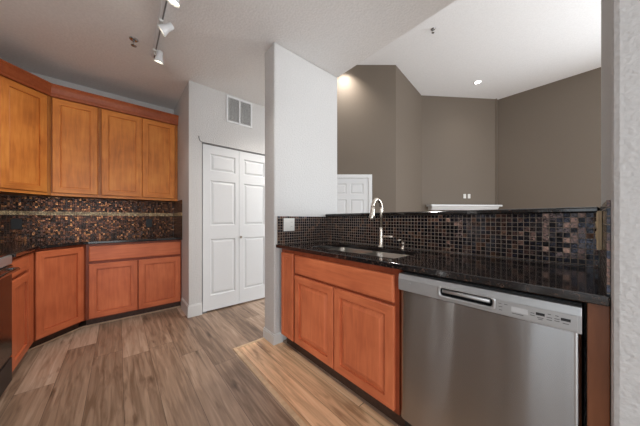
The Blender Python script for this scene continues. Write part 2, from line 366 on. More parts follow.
box(bm, 1.55, 4.65, -4.13, -4.09, 0.031, 0.08); box(bm, 1.55, 4.65, -4.13, -4.09, 2.25, 2.299)
struct('window_1', bm, 'white_door')
bm = bmesh.new(); box(bm, 5.5, 5.62, -4.08, -3.65, 0.001, ZC-.001); box(bm, 5.5, 5.62, -0.95, YB, 0.001, ZC-.001); box(bm, 5.5, 5.62, -3.65, -0.95, 0.001, 0.4); box(bm, 5.5, 5.62, -3.65, -0.95, 2.3, ZC-.001)
struct('wall_dining_east', bm, 'white_wall')
bm = bmesh.new()
for y in (-3.65, -2.325, -1.0): box(bm, 5.51, 5.55, y, y+.05, 0.401, 2.299)
box(bm, 5.51, 5.55, -3.65, -0.95, 0.401, 0.45); box(bm, 5.51, 5.55, -3.65, -0.95, 2.25, 2.299)
struct('window_4', bm, 'white_door')
# end wall: L round the pantry (bifold doors hang in its long face)
bm = bmesh.new()
DY0, DY1, DZ = -0.345, 0.570, 2.075
box(bm, XW-.12, XD, YE, YE+.11, 0.001, ZC-.001)
box(bm, XD-.11, XD, YE+.11, DY0, 0.001, ZC-.001)
box(bm, XD-.11, XD, DY0, DY1, DZ, ZC-.001)
box(bm, XD-.11, XD, DY1, 1.30, 0.001, ZC-.001)
box(bm, -2.6, XD-.11, 1.19, 1.30, 0.001, ZC-.001)
box(bm, XD-.75, XD-.70, YE+.11, 1.19, 0.001, ZC-.001)
struct('wall_pantry', bm, 'white_wall')
# column and bar wall
struct('wall_column', B(-0.19, 0.0, -0.03, YB-.001, 0.001, ZC-.001), 'white_wall', bevel=0.012)
struct('wall_bar', B(0.001, XR-.001, YBF, YB-.002, 0.001, 1.172), 'white_wall')
bm = bmesh.new(); box(bm, XR, XE-.001, -0.03, YB, 0.001, ZC-.001)
struct('wall_right', bm, 'white_wall', bevel=0.014)
# living room walls (taupe)
P2, P3, P4 = Vector((-0.82, 3.385)), Vector((-1.03, 5.0)), Vector((0.206, 6.713))
d1 = (Vector((-1.628, 2.445))-P2).normalized(); P1 = P2+d1*2.9
def wall_between(name, a, b, z0, z1, th, mat, side):
    d = (b-a).normalized(); n = Vector((d.y, -d.x))*th*side
    bm = bmesh.new(); prism(bm, [tuple(a), tuple(b), tuple(b+n), tuple(a+n)], z0, z1); return struct(name, bm, mat)
wall_between('wall_living_entry', P1, P2, 0.001, ZL-.001, 0.12, 'brown_wall', -1)
wall_between('wall_living_niche', P2+Vector((-.001, .002)), P3, 0.001, ZL-.001, 0.12, 'brown_wall', -1)
wall_between('wall_living_fireplace', P3, P4, 0.001, ZL-.001, 0.12, 'brown_wall', -1)
bm = bmesh.new()
a = 6.713; XA = 0.206
box(bm, XA, 3.6, a+.10, a+.22, 0.001, ZL-.001); box(bm, 3.6, 5.2, a+.10, a+.22, 3.05, ZL-.001); box(bm, 3.6, 5.2, a+.10, a+.22, 0.001, 0.35); box(bm, 5.2, XE, a+.10, a+.22, 0.001, ZL-.001)
box(bm, XA-.02, XA+.04, a, a+.10, 0.001, ZL-.001)
struct('wall_living_back', bm, 'brown_wall')
bm = bmesh.new(); box(bm, XE, XE+.12, YB, 1.85, 0.001, ZL-.001); box(bm, XE, XE+.12, 5.35, a+.22, 0.001, ZL-.001)
box(bm, XE, XE+.12, 1.85, 5.35, 0.001, 0.5); box(bm, XE, XE+.12, 1.85, 5.35, 3.7, ZL-.001)
struct('wall_living_east', bm, 'brown_wall')
struct('wall_living_west', B(-4.0, -2.6, 1.19, 1.30, 0.001, ZL-.001), 'brown_wall')
bm = bmesh.new()
for x in (3.6, 4.375, 5.15): box(bm, x, x+.05, a+.13, a+.18, 0.351, 3.049)
box(bm, 3.6, 5.2, a+.13, a+.18, 0.351, 0.40); box(bm, 3.6, 5.2, a+.13, a+.18, 3.0, 3.049)
struct('window_2', bm, 'white_door')
bm = bmesh.new()
for y in (1.85, 2.99, 4.16, 5.30): box(bm, XE+.03, XE+.08, y, y+.05, 0.501, 3.699)
box(bm, XE+.03, XE+.08, 1.85, 5.35, 0.501, 0.55); box(bm, XE+.03, XE+.08, 1.85, 5.35, 3.65, 3.699)
struct('window_3', bm, 'white_door')

# baseboards
def bboard(name, a, b, side, h=0.095, th=0.014):
    a, b = Vector(a), Vector(b); d = (b-a).normalized(); n = Vector((d.y, -d.x))*side
    bm = bmesh.new()
    prism(bm, [tuple(a), tuple(b), tuple(b+n*th), tuple(a+n*th)], 0.0005, h-.012)
    prism(bm, [tuple(a), tuple(b), tuple(b+n*th*.55), tuple(a+n*th*.55)], h-.012, h)
    return struct(name, bm, 'baseboard')
bboard('baseboard_end', (-1.55, YE), (XD+.014, YE), 1, 0.14)
bboard('baseboard_pantry', (XD, YE), (XD, DY0), 1, 0.14)
bboard('baseboard_hall', (XD, DY1), (XD, 1.3), 1, 0.14)
bboard('baseboard_column', (-0.19, -0.03), (0.014, -0.03), 1)
bboard('baseboard_column_side', (0.0, -0.03), (0.0, 0.055), 1)
bboard('baseboard_passage', (-0.19, YB-.002), (-0.19, -0.03), 1)
bboard('baseboard_right', (XR, -0.03), (XE-.002, -0.03), 1)

# oak patch left of the old flooring, with pale threshold strips
struct('floor_oak', B(-0.145, XR-.002, -0.315, -0.046, 0.0, 0.004), 'oak')
struct('floor_oak_toe', B(0.016, XR-.002, -0.046, 0.05, 0.0, 0.004), 'oak')
bm = bmesh.new(); box(bm, -0.175, XR-.002, -0.345, -0.315, 0.0, 0.008); struct('trim_1', bm, 'oak_strip', bevel=0.003)
bm = bmesh.new(); box(bm, -0.175, -0.145, -0.3145, -0.046, 0.0, 0.008); struct('trim_2', bm, 'oak_strip', bevel=0.003)

# ------------------------------------------------------------------ doors and cabinet fronts
RAISED = [(0.054, 0.0)]
FLAT = [(0.058, 0.0)]
def door(parent, x0, x1, z0, z1, style, mv, mh, name='door'):
    bm = bmesh.new()
    prof = [(0.0, 0.0195), (0.0, 0.004), (0.004, 0.0)]
    st = style[0][0]
    rings_rect(bm, x0, x1, z0, z1, prof+[(st-.001, 0.0), (st, 0.001), (st, 0.0195)], 0.0, 0, 1, fill=False, back=False)
    d = obj(name, bm, [mv, mh], parent)
    bm = bmesh.new()
    rings_rect(bm, x0, x1, z0, z1, [(st-.004, 0.0190), (st-.004, 0.0155)] + ([(st+.010, 0.0155), (st+.012, 0.0120), (st+.040, 0.0015)] if style is RAISED else [(st+.006, 0.0155), (st+.007, 0.0125), (st+.010, 0.0115)]), 0.0, 0, 0)
    obj('panel', bm, [mv], d)
    return d
def slab_front(parent, x0, x1, z0, z1, mv, mh, name='drawer_front'):
    bm = bmesh.new()
    rings_rect(bm, x0, x1, z0, z1, [(0.0, 0.0195), (0.0, 0.006), (0.003, 0.002), (0.010, 0.0)], 0.0, 1, 1)
    return obj(name, bm, [mv, mh], parent)
def carcass(parent, x0, x1, depth, z0, z1, mat='wood_frame', toe=0.0, toemat='toe'):
    o = obj('body', B(x0, x1, 0.020, depth, z0, z1), [mat], parent)
    if toe: obj('toe_kick', B(x0, x1, 0.075, depth-.02, 0.0, z0), [toemat], parent)
    return o
CZ = 0.884
# --- peninsula
t = thing('pullout_cabinet', 'narrow cherry cabinet beside the white column, left of the sink cabinet', 'cabinet', (0.050, 0, 0))
carcass(t, 0.0, 0.210, 0.60, 0.105, CZ, toe=1)
bm = bmesh.new(); rings_rect(bm, 0.018, 0.196, 0.115, 0.852, [(0, .0195), (0, .006), (.004, .001), (.010, 0), (.030, 0), (.034, .004), (.040, .004)], 0, 0, 1)
dr = obj('door', bm, ['wood_v', 'wood_h'], t)
bm = bmesh.new(); lathe(bm, [(0.0055, 0), (0.0055, .003), (0.003, .005)], 12, Matrix.Translation((0.107, 0.0035, 0.800)) @ Matrix.Rotation(R(90), 4, 'X')); obj('screw_cap', bm, 'wood_h', dr)
t = thing('sink_cabinet', 'wide cherry sink base cabinet with one false drawer front over two raised panel doors', 'cabinet', (0.262, 0, 0))
carcass(t, 0.0, 0.960, 0.40, 0.105, 0.690, toe=1)
obj('face_rail', B(0, 0.960, 0.020, 0.040, 0.690, CZ), ['wood_frame'], t)
obj('side_panel', B(0, 0.018, 0.040, 0.60, 0.690, CZ), ['wood_frame'], t); obj('side_panel', B(0.942, 0.960, 0.040, 0.60, 0.690, CZ), ['wood_frame'], t)
slab_front(t, 0.020, 0.934, 0.698, 0.846, 'wood_v', 'wood_h', 'false_drawer_front')
door(t, 0.020, 0.474, 0.122, 0.680, RAISED, 'wood_v', 'wood_h')
door(t, 0.484, 0.936, 0.122, 0.680, RAISED, 'wood_v', 'wood_h')
bm = bmesh.new(); box(bm, 0, 0.045, 0.004, 0.60, 0.0, CZ)
t = obj('end_panel', bm, ['wood_filler'], None, bevel=0.002); t.location = (1.8735, 0, 0)
tag(t, 'narrow dark cherry filler panel between the dishwasher and right wall', 'cabinet panel')

# --- dishwasher
t = thing('dishwasher', 'stainless steel dishwasher built in under the granite counter', 'dishwasher', (1.228, 0, 0))
DW = 0.638
obj('tub', B(0.004, DW-.004, 0.040, 0.58, 0.11, 0.868), ['black_plastic'], t)
obj('toe_panel', B(0.004, DW-.004, 0.060, 0.09, 0.004, 0.108), ['black_plastic'], t)
bm = bmesh.new(); nseg = 32; front = []; 
def bow(u): return 0.006*(2*u-1)**2 + 0.012*max(0, (abs(2*u-1)-0.93)/0.07)**2
cols = []
for i in range(nseg+1):
    u = i/nseg; u = 0.5-0.5*math.cos(PI*u); x = 0.004+u*(DW-.008); y = 0.0+bow(u)
    cols.append([bm.verts.new((x, yy, z)) for yy, z in ((0.035, 0.115), (y, 0.115), (y, 0.115), (y, 0.778), (y, 0.778), (0.035, 0.778))])
for a_, b_ in zip(cols, cols[1:]):
    for k in (0, 2, 4):
        f = bm.faces.new((a_[k], b_[k], b_[k+1], a_[k+1])); f.smooth = k == 2
for c_ in (cols[0], cols[-1][::-1]): bm.faces.new([bm.verts.new(v_.co) for v_ in c_[:2]+c_[4:]] if c_ is cols[0] else [bm.verts.new(v_.co) for v_ in c_[:2]+c_[4:]])
obj('door_panel', bm, ['steel'], t)
# control fascia with a pocket handle
bm = bmesh.new(); z0, z1 = 0.781, 0.864; hx0, hx1, hz0, hz1 = 0.205, 0.410, 0.797, 0.838
xs = [0.003, hx0, hx1, DW-.003]; zs = [z0, hz0, hz1, z1]
g = {}
for i, x in enumerate(xs):
    for j, z in enumerate(zs): g[i, j] = bm.verts.new((x, -0.006+0.006*(j == 3), z))
for i in range(3):
    for j in range(3):
        if (i, j) != (1, 1): bm.faces.new((g[i, j], g[i+1, j], g[i+1, j+1], g[i, j+1]))
bk = {}
for i in (0, 3):
    for j in (0, 3): bk[i, j] = bm.verts.new((xs[i], 0.039, zs[j]))
bm.faces.new((g[0, 0], bk[0, 0], bk[3, 0], g[3, 0], g[2, 0], g[1, 0])); bm.faces.new((g[0, 3], g[1, 3], g[2, 3], g[3, 3], bk[3, 3], bk[0, 3]))
bm.faces.new((g[0, 0], g[0, 1], g[0, 2], g[0, 3], bk[0, 3], bk[0, 0])); bm.faces.new((g[3, 0], bk[3, 0], bk[3, 3], g[3, 3], g[3, 2], g[3, 1]))
cp = obj('control_panel', bm, ['panel_grey'], t, bevel=0.002)
# pocket: rounded bowl, lip and dark back
def rrect(x0, x1, z0, z1, r, y, n=6):
    out = []
    for cx, cz, a0 in ((x1-r, z0+r, -90), (x1-r, z1-r, 0), (x0+r, z1-r, 90), (x0+r, z0+r, 180)):
        for k in range(n+1):
            a = R(a0+90*k/n); out.append((cx+r*math.cos(a), y, cz+r*math.sin(a)))
    return out
def loft(bm, loops, fill=True, first=False):
    rs = [[bm.verts.new(p) for p in l] for l in loops]; n = len(rs[0])
    for a, b in zip(rs, rs[1:]):
        for i in range(n): bm.faces.new((a[i], a[(i+1) % n], b[(i+1) % n], b[i])).smooth = True
    if fill: bm.faces.new(rs[-1])
    if first: bm.faces.new(rs[0][::-1])
bm = bmesh.new()
loft(bm, [rrect(hx0-.006, hx1+.006, hz0-.006, hz1+.003, .012, -.0062), rrect(hx0-.003, hx1+.003, hz0-.004, hz1+.002, .012, -.011), rrect(hx0+.004, hx1-.004, hz0+.003, hz1-.002, .013, -.010), rrect(hx0+.006, hx1-.006, hz0+.005, hz1-.003, .012, -.004)], fill=False)
obj('handle_rim', bm, ['panel_grey'], cp)
bm = bmesh.new()
loft(bm, [rrect(hx0+.005, hx1-.005, hz0+.004, hz1-.003, .012, -.005), rrect(hx0+.008, hx1-.008, hz0+.008, hz1-.006, .011, .030)])
obj('handle_pocket', bm, ['black_plastic'], cp)
bm = bmesh.new(); tube(bm, [(hx0+.014, -.001, hz1-.016), (hx1-.014, -.001, hz1-.016)], .0085, 12); obj('grip', bm, ['panel_grey'], cp)
obj('display', B(0.416, DW-.012, -.0082, -.0060, 0.787, 0.836), ['panel_grey'], cp, bevel=.0008)
obj('screen', B(0.462, 0.508, -.0094, -.0080, 0.804, 0.822), ['display'], cp)
for x in (0.540, 0.600): obj('button', B(x-.011, x+.011, -.0098, -.0080, 0.812, 0.821), ['black_plastic'], cp)
for x, z, w in ((0.428, .824, .010), (0.446, .824, .010), (0.430, .812, .012), (0.430, .800, .010), (0.520, .815, .010), (0.520, .807, .012), (0.540, .804, .016), (0.540, .799, .012), (0.562, .823, .008), (0.562, .812, .013), (0.562, .804, .013), (0.580, .823, .008), (0.580, .813, .012), (0.580, .806, .012), (0.600, .804, .014), (0.480, .798, .032)):
    obj('printed_legend', B(x-w/2, x+w/2, -.0089, -.0080, z-.0012, z+.0012), ['legend_grey'], cp)
bm = bmesh.new(); lathe(bm, [(.006, 0), (.006, .0012), (.0045, .0018)], 20, Matrix.Translation((0.065, -.0058, 0.822)) @ Matrix.Rotation(R(90), 4, 'X')); obj('badge', bm, ['panel_grey'], cp)

# --- peninsula counter with the sink cut-out, bullnosed front
SX0, SX1, SY0, SY1 = 0.36, 1.13, 0.115, 0.485
def slab_with_hole(bm, x0, x1, y0, y1, z0, z1, h):
    xs = [x0, h[0], h[1], x1]; ys = [y0, h[2], h[3], y1]
    for zz, rev in ((z1, False), (z0, True)):
        v = {(i, j): bm.verts.new((xs[i], ys[j], zz)) for i in range(4) for j in range(4)}
        for i in range(3):
            for j in range(3):
                if (i, j) == (1, 1): continue
                bm.faces.new((v[i, j], v[i+1, j], v[i+1, j+1], v[i, j+1]))
        if not rev: top = v
        else: bot = v
    edge = [(0, 0), (1, 0), (2, 0), (3, 0), (3, 1), (3, 2), (3, 3), (2, 3), (1, 3), (0, 3), (0, 2), (0, 1)]
    for a, b in zip(edge, edge[1:]+edge[:1]): bm.faces.new((top[a], top[b], bot[b], bot[a]))
    edge = [(1, 1), (1, 2), (2, 2), (2, 1)]
    for a, b in zip(edge, edge[1:]+edge[:1]): bm.faces.new((top[a], top[b], bot[b], bot[a]))
bm = bmesh.new(); slab_with_hole(bm, 0.002, XR-.002, -0.016, YBF-.012, 0.885, 0.915, (SX0, SX1, SY0, SY1))
tag(obj('countertop', bm, 'granite', None, bevel=0.004), 'long black granite countertop over the sink cabinet and dishwasher', 'countertop')

# --- double bowl sink
t = thing('sink', 'undermount double bowl stainless sink in the black counter', 'sink', (0.745, 0.30, 0.69))
def bowl(x0, x1, y0, y1, zt, dp):
    bm = bmesh.new()
    def lp(ins, z, r):
        return [(p[0], p[2], z) for p in rrect(x0+ins, x1-ins, y0+ins, y1-ins, r, 0)]
    loft(bm, [lp(-.012, zt, .05), lp(0, zt, .045), lp(.004, zt-.01, .045), lp(.012, zt-dp+.03, .05), lp(.035, zt-dp+.004, .05), lp(.06, zt-dp, .04)])
    return bm
ox, oy, oz = 0.745, 0.30, 0.69
mid = 0.745
for xa, xb in ((SX0-.005, mid-.012), (mid+.012, SX1+.005)):
    o = obj('bowl', bowl(xa-ox, xb-ox, SY0-.005-oy, SY1+.005-oy, 0.884-oz, 0.17), 'sink_steel', t)
    mdf = o.modifiers.new('solid', 'SOLIDIFY'); mdf.thickness = 0.0015; mdf.offset = -1
    bm = bmesh.new(); lathe(bm, [(.042, .715-oz), (.042, .7175-oz), (.030, .7175-oz), (.026, .7155-oz)], 24, Matrix.Translation(((xa+xb)/2-ox, 0.02, 0))); obj('drain', bm, 'chrome', o)

# --- faucet and soap pump
t = thing('faucet', 'tall brushed nickel gooseneck pull-down faucet behind the sink', 'faucet', (0.757, 0.538, 0.915))
bm = bmesh.new(); lathe(bm, [(.031, 0), (.031, .006), (.024, .012), (.021, .020), (.0195, .10), (.0185, .130), (.016, .150), (.0135, .165)], 24); obj('base', bm, 'nickel', t)
bm = bmesh.new(); pts = [(0, 0, .15), (0, 0, .30)]
dirv = Vector((0.16, -0.98)).normalized(); rr = 0.078
for k in range(13):
    a = PI - k*PI/12*0.97; q = rr+rr*math.cos(a); pts.append((dirv.x*q, dirv.y*q, .312+rr*math.sin(a)))
tube(bm, pts, .0135, 16); obj('spout', bm, 'nickel', t)
e = Vector(pts[-1])
bm = bmesh.new(); tube(bm, [e+Vector((0, 0, .006)), e+Vector((0, 0, -.012)), e+Vector((dirv.x*.006, dirv.y*.006, -.055)), e+Vector((dirv.x*.010, dirv.y*.010, -.085)), e+Vector((dirv.x*.0105, dirv.y*.0105, -.092))], [.0150, .0165, .0200, .0235, .019], 20); obj('spray_head', bm, 'nickel', t)
bm = bmesh.new(); tube(bm, [(.014, -.002, .085), (.034, -.004, .086), (.070, -.008, .089), (.118, -.014, .092)], [.013, .013, .0115, .0105], 14); obj('lever', bm, 'nickel', t)
t = thing('soap_dispenser', 'short nickel soap pump on the counter right of the faucet', 'soap dispenser', (0.945, 0.548, 0.915))
bm = bmesh.new(); lathe(bm, [(.020, 0), (.020, .005), (.013, .010), (.012, .035), (.015, .040), (.015, .050), (.008, .054)], 18); obj('base', bm, 'nickel', t)
bm = bmesh.new(); tube(bm, [(0, 0, .05), (0, 0, .066), (-.006, -.012, .072), (-.018, -.042, .068)], [.006, .007, .007, .0055], 12); obj('nozzle', bm, 'nickel', t)

# --- bar backsplash tiles, bar cap
tag(obj('mosaic_backsplash', B(0.012, XR-.012, YBF-.010, YBF-.001, 0.9155, 1.1735), 'mosaic_x'), 'long dark glass mosaic backsplash behind the sink and dishwasher counter', 'backsplash')
tag(obj('mosaic_backsplash', B(0.001, 0.011, 0.0, YBF-.001, 0.9155, 1.1735), 'mosaic_y'), 'short dark glass mosaic backsplash on the side of the white column', 'backsplash')
tag(obj('mosaic_backsplash', B(XR-.008, XR-.001, 0.002, YBF-.001, 0.9155, 1.20), 'mosaic_y'), 'short dark mosaic backsplash on the right wall beside the counter end', 'backsplash')
bm = bmesh.new(); box(bm, 0.002, XR-.0085, YBF-.035, YB+.14, 1.1742, 1.203)
tag(obj('bar_ledge', bm, 'granite', None, bevel=0.008), 'dark granite ledge capping the low wall above the mosaic', 'ledge')

# --- outlets
def wall_plate(name, label, loc, rz, w, h, mat, kind, group=None, matin=None, proud=0.0):
    t = thing(name, label, 'outlet', loc, rz, group)
    bm = bmesh.new(); rings_rect(bm, -w/2, w/2, -h/2, h/2, [(0, proud), (0, -.003), (.004, -.006), (.006, -.006)]); p = obj('cover_plate', bm, [mat, mat], t)
    mi = matin or mat
    for i, (cx, k) in enumerate(kind):
        if k == 'o':
            for s in (-1, 1):
                bm = bmesh.new(); loft(bm, [rrect(cx-.016, cx+.016, s*.020-.014, s*.020+.014, .009, -.006), rrect(cx-.016, cx+.016, s*.020-.014, s*.020+.014, .009, -.0085)]); f = obj('socket', bm, mi, t)
                bm = bmesh.new()
                for xx in (-.006, .006): box(bm, cx+xx-.001, cx+xx+.001, -.0092, -.0084, s*.020-.002, s*.020+.007)
                obj('slots', bm, 'dark_gap', f)
        else:
            bm = bmesh.new(); rings_rect(bm, cx-.016, cx+.016, -.033, .033, [(0, -.006), (.001, -.009), (.003, -.0095)]); obj('rocker', bm, [mi, mi], t)
    return t
wall_plate('wall_outlet', 'white double wall plate on the dark mosaic beside the column corner', (0.0118, 0.123, 1.094), PI/2, 0.122, 0.122, 'white_plastic', ((-.023, 'r'), (.023, 'o')))
wall_plate('wall_outlet', 'almond wall plate seen edge-on on the mosaic of the right wall', (XR-.0165, 0.34, 1.10), -PI/2, 0.080, 0.150, 'beige_plastic', ((0, 'o'),), proud=.007)
wall_plate('wall_outlet', 'black outlet on the bronze mosaic below the gold strip near the range', (XW+.0098, -1.932, 1.095), PI/2, 0.078, 0.118, 'black_plastic', ((0, 'o'),))
wall_plate('wall_outlet', 'black outlet on the bronze mosaic near the white end wall', (XW+.0098, -0.783, 1.095), PI/2, 0.074, 0.114, 'black_plastic', ((0, 'o'),))

# ------------------------------------------------------------------ left run
XF = -1.55                                     # door plane of the lowers
D90, D135, D180 = PI/2, R(135), PI
t = thing('base_cabinet', 'cherry two-door base cabinet with one wide drawer against the white end wall', 'cabinet', (XF, -1.362, 0), D90)
Wd = 0.873
carcass(t, 0.0, Wd, 0.595, 0.085, CZ, toe=1)
slab_front(t, 0.022, Wd-.016, 0.700, 0.862, 'wood_v', 'wood_h')
door(t, 0.022, 0.424, 0.098, 0.672, FLAT, 'wood_v', 'wood_h'); door(t, 0.434, Wd-.016, 0.098, 0.672, FLAT, 'wood_v', 'wood_h')
# diagonal corner base
A = Vector((-1.240, -1.650)); Bp = Vector((XF, -1.366)); dl = (Bp-A).length; ang = math.atan2((Bp-A).y, (Bp-A).x)
t = thing('corner_base_cabinet', 'diagonal cherry corner base cabinet with a single tall door', 'cabinet', (A.x, A.y, 0), ang)
inv = Matrix.Rotation(-ang, 2)
def loc2(x, y): v = inv @ (Vector((x, y))-A); return (v.x, v.y)
bm = bmesh.new(); prism(bm, [(0.010, .020), (dl-.010, .020), loc2(XF-.024, -1.364), loc2(XW+.003, -1.364), loc2(XW+.003, YW+.003), loc2(-1.238, YW+.003), loc2(-1.238, -1.674)], 0.085, CZ)
obj('body', bm, ['wood_frame'], t)
bm = bmesh.new(); prism(bm, [(-0.01, .085), (dl+.01, .085), loc2(XW+.02, -1.39), loc2(XW+.02, YW+.02), loc2(-1.26, YW+.02)], 0.0, 0.085); obj('toe_kick', bm, ['toe'], t)
door(t, 0.012, dl-.012, 0.098, 0.862, FLAT, 'wood_v', 'wood_h')
# drawer base next to the range
t = thing('drawer_cabinet', 'narrow cherry base cabinet with drawer over door beside the range', 'cabinet', (-0.668, -1.65, 0), D180)
carcass(t, 0.0, 0.566, 0.595, 0.085, CZ, toe=1)
slab_front(t, 0.016, 0.425, 0.742, 0.862, 'wood_v', 'wood_h'); door(t, 0.016, 0.425, 0.098, 0.715, FLAT, 'wood_v', 'wood_h')
obj('filler_stile', B(0.440, 0.560, 0.002, .0195, 0.098, 0.862), ['wood_v'], t, bevel=.002)
# shoe moulding strips at the toe kicks
def strip(name, a, b):
    a, b = Vector(a), Vector(b); d = (b-a).normalized(); n = Vector((d.y, -d.x))*0.014
    bm = bmesh.new(); prism(bm, [tuple(a), tuple(b), tuple(b+n), tuple(a+n)], 0.0005, 0.016); struct(name, bm, 'shoe', bevel=.004)
strip('trim_3', (XF-.075, -1.395), (XF-.075, YE-.002)); strip('trim_4', (-1.275, -1.727), (XF-.075, -1.402)); strip('trim_5', (-0.67, -1.725), (-1.262, -1.725))
# counter
bm = bmesh.new()
prism(bm, [(XW+.002, YE-.002), (XW+.002, YW+.002), (-0.668, YW+.002), (-0.668, -1.630), (-1.232, -1.630), (-1.255, -1.622), (-1.512, -1.376), (-1.528, -1.345), (-1.528, YE-.002)], 0.885, 0.915)
tag(obj('countertop', bm, 'granite', None, bevel=0.006), 'dark granite corner countertop under the upper cabinets', 'countertop')
# backsplash of three faces with the gold strip
def splash(label, face, fixed, a, b, mat, gmat):
    t = thing('mosaic_backsplash', label, 'backsplash')
    th = 0.009
    def bx(z0, z1, e, m, nm):
        if face == 'x': bm = B(fixed+.0005, fixed+th+e, a, b, z0, z1)
        elif face == 'y+': bm = B(a, b, fixed+.0005, fixed+th+e, z0, z1)
        else: bm = B(a, b, fixed-th-e, fixed-.0005, z0, z1)
        return obj(nm, bm, m, t)
    bx(0.9155, 1.193, 0, mat, 'tile_field'); bx(1.193, 1.236, 0.002, gmat, 'accent_strip'); bx(1.236, 1.398, 0, mat, 'tile_field')
splash('bronze glass mosaic backsplash with gold strip below the honey upper cabinets', 'x', XW, YW+.012, YE-.012, 'bronze_y', 'gold_y')
splash('bronze mosaic return with gold strip on the white end wall', 'y-', YE, XW+.0005, -1.545, 'bronze_x', 'gold_x')
splash('bronze mosaic backsplash running behind the range', 'y+', YW, XW+.0005, 0.10, 'bronze_x', 'gold_x')

# uppers
UF = -1.82; UZ0, UZ1 = 1.400, 2.475
def upper(name, label, y0, w, doors):
    t = thing(name, label, 'cabinet', (UF, y0, 0), D90)
    obj('body', B(0, w, .020, 0.326, UZ0, UZ1), ['up_frame'], t)
    bm = bmesh.new(); box(bm, 0, w, 0.0195, 0.030, UZ0-.002, 1.424); obj('bottom_rail', bm, ['up_h'], t)
    for a, b in doors: door(t, a, b, 1.428, 2.428, FLAT, 'up_v', 'up_h')
    return t
upper('upper_cabinet', 'honey cherry double-door upper cabinet beside the white end wall', -1.266, 0.779, ((0.014, 0.386), (0.390, 0.742)))
upper('upper_cabinet', 'honey cherry single-door upper cabinet between the corner and double-door units', -1.642, 0.374, ((0.010, 0.356),))
A2 = Vector((-1.543, -1.923)); B2 = Vector((UF, -1.645)); dl2 = (B2-A2).length; ang2 = math.atan2((B2-A2).y, (B2-A2).x)
t = thing('corner_upper_cabinet', 'diagonal honey cherry corner upper cabinet at the left edge', 'cabinet', (A2.x, A2.y, 0), ang2)
inv2 = Matrix.Rotation(-ang2, 2)
def loc3(x, y): v = inv2 @ (Vector((x, y))-A2); return (v.x, v.y)
bm = bmesh.new(); prism(bm, [(0.010, .020), (dl2-.010, .020), loc3(UF-.024, -1.644), loc3(XW+.003, -1.644), loc3(XW+.003, YW+.003), loc3(A2.x, YW+.003), loc3(A2.x, A2.y-.024)], UZ0, UZ1)
obj('body', bm, ['up_frame'], t)
obj('bottom_rail', B(0.012, dl2-.012, .0195-.002, .030, UZ0-.002, 1.424), ['up_h'], t)
door(t, 0.030, dl2-.024, 1.428, 2.428, FLAT, 'up_v', 'up_h')
# crown moulding: a profile swept round the cabinet fronts
prof = [(0.0, 2.440), (-.006, 2.442), (-.008, 2.462), (-.014, 2.474), (-.030, 2.520), (-.040, 2.540), (-.046, 2.546), (-.046, 2.560), (0.04, 2.560), (0.04, 2.477), (0.016, 2.477), (0.016, 2.440)]
path = [Vector((A2.x+.0, A2.y)), Vector((UF, -1.645)), Vector((UF, YE-.002))]
bm = bmesh.new(); rings = []
for i, p in enumerate(path):
    nrm = []
    for a_, b_ in zip(path, path[1:]):
        d = (b_-a_).normalized(); nrm.append(Vector((-d.y, d.x)))          # into the cabinet
    if i == 0: n = nrm[0]; s = 1
    elif i == 2: n = nrm[1]; s = 1
    else:
        n = (nrm[0]+nrm[1]).normalized(); s = 1/n.dot(nrm[0])
    rings.append([bm.verts.new((p.x+n.x*o_*s, p.y+n.y*o_*s, z)) for o_, z in prof])
for a_, b_ in zip(rings, rings[1:]):
    for k in range(len(prof)): bm.faces.new((a_[k], a_[(k+1) % len(prof)], b_[(k+1) % len(prof)], b_[k]))
bm.faces.new(rings[0]); bm.faces.new(rings[-1][::-1])
tag(obj('crown_moulding', bm, 'wood_crown'), 'dark red cherry crown moulding along the top of the upper cabinets', 'moulding')

# --- range
t = thing('range', 'black and stainless range cut off by the left edge', 'range', (-0.664, -1.643, 0), D180)
RW = 0.0
def rb(x0, x1, y0, y1, z0, z1, m, n, bev=.003, par=None): return obj(n, B(-x1, -x0, y0, y1, z0, z1), m, par or t, bevel=bev)
# local x runs away from the cabinet towards the camera side: mirrored box keeps positive widths
rb(0.003, 0.757, 0.030, 0.610, 0.06, 0.905, 'black_plastic', 'body')
rb(0.003, 0.757, 0.010, 0.610, 0.906, 0.922, 'black_glass', 'cooktop')
rb(0.003, 0.757, 0.000, 0.030, 0.845, 0.905, 'panel_grey', 'front_trim', .006)
od = rb(0.006, 0.754, 0.000, 0.029, 0.235, 0.840, 'black_glass', 'oven_door', .005)
rb(0.006, 0.754, -.004, -.0005, 0.790, 0.838, 'steel', 'door_rail', .002, od)
bm = bmesh.new(); tube(bm, [(-.05, .0, .815), (-.05, -.026, .815), (-.06, -.034, .815), (-.70, -.034, .815), (-.71, -.026, .815), (-.71, .0, .815)], .011, 12); obj('handle', bm, 'chrome', od)
rb(0.006, 0.754, 0.000, 0.029, 0.065, 0.222, 'black_plastic', 'drawer', .004)
for sx in (0.04, 0.72):
    for sy in (0.06, 0.56):
        bm = bmesh.new(); lathe(bm, [(.018, 0), (.018, .01), (.010, .012), (.010, .06)], 12, Matrix.Translation((-sx, sy, 0))); obj('foot', bm, 'black_plastic', t)

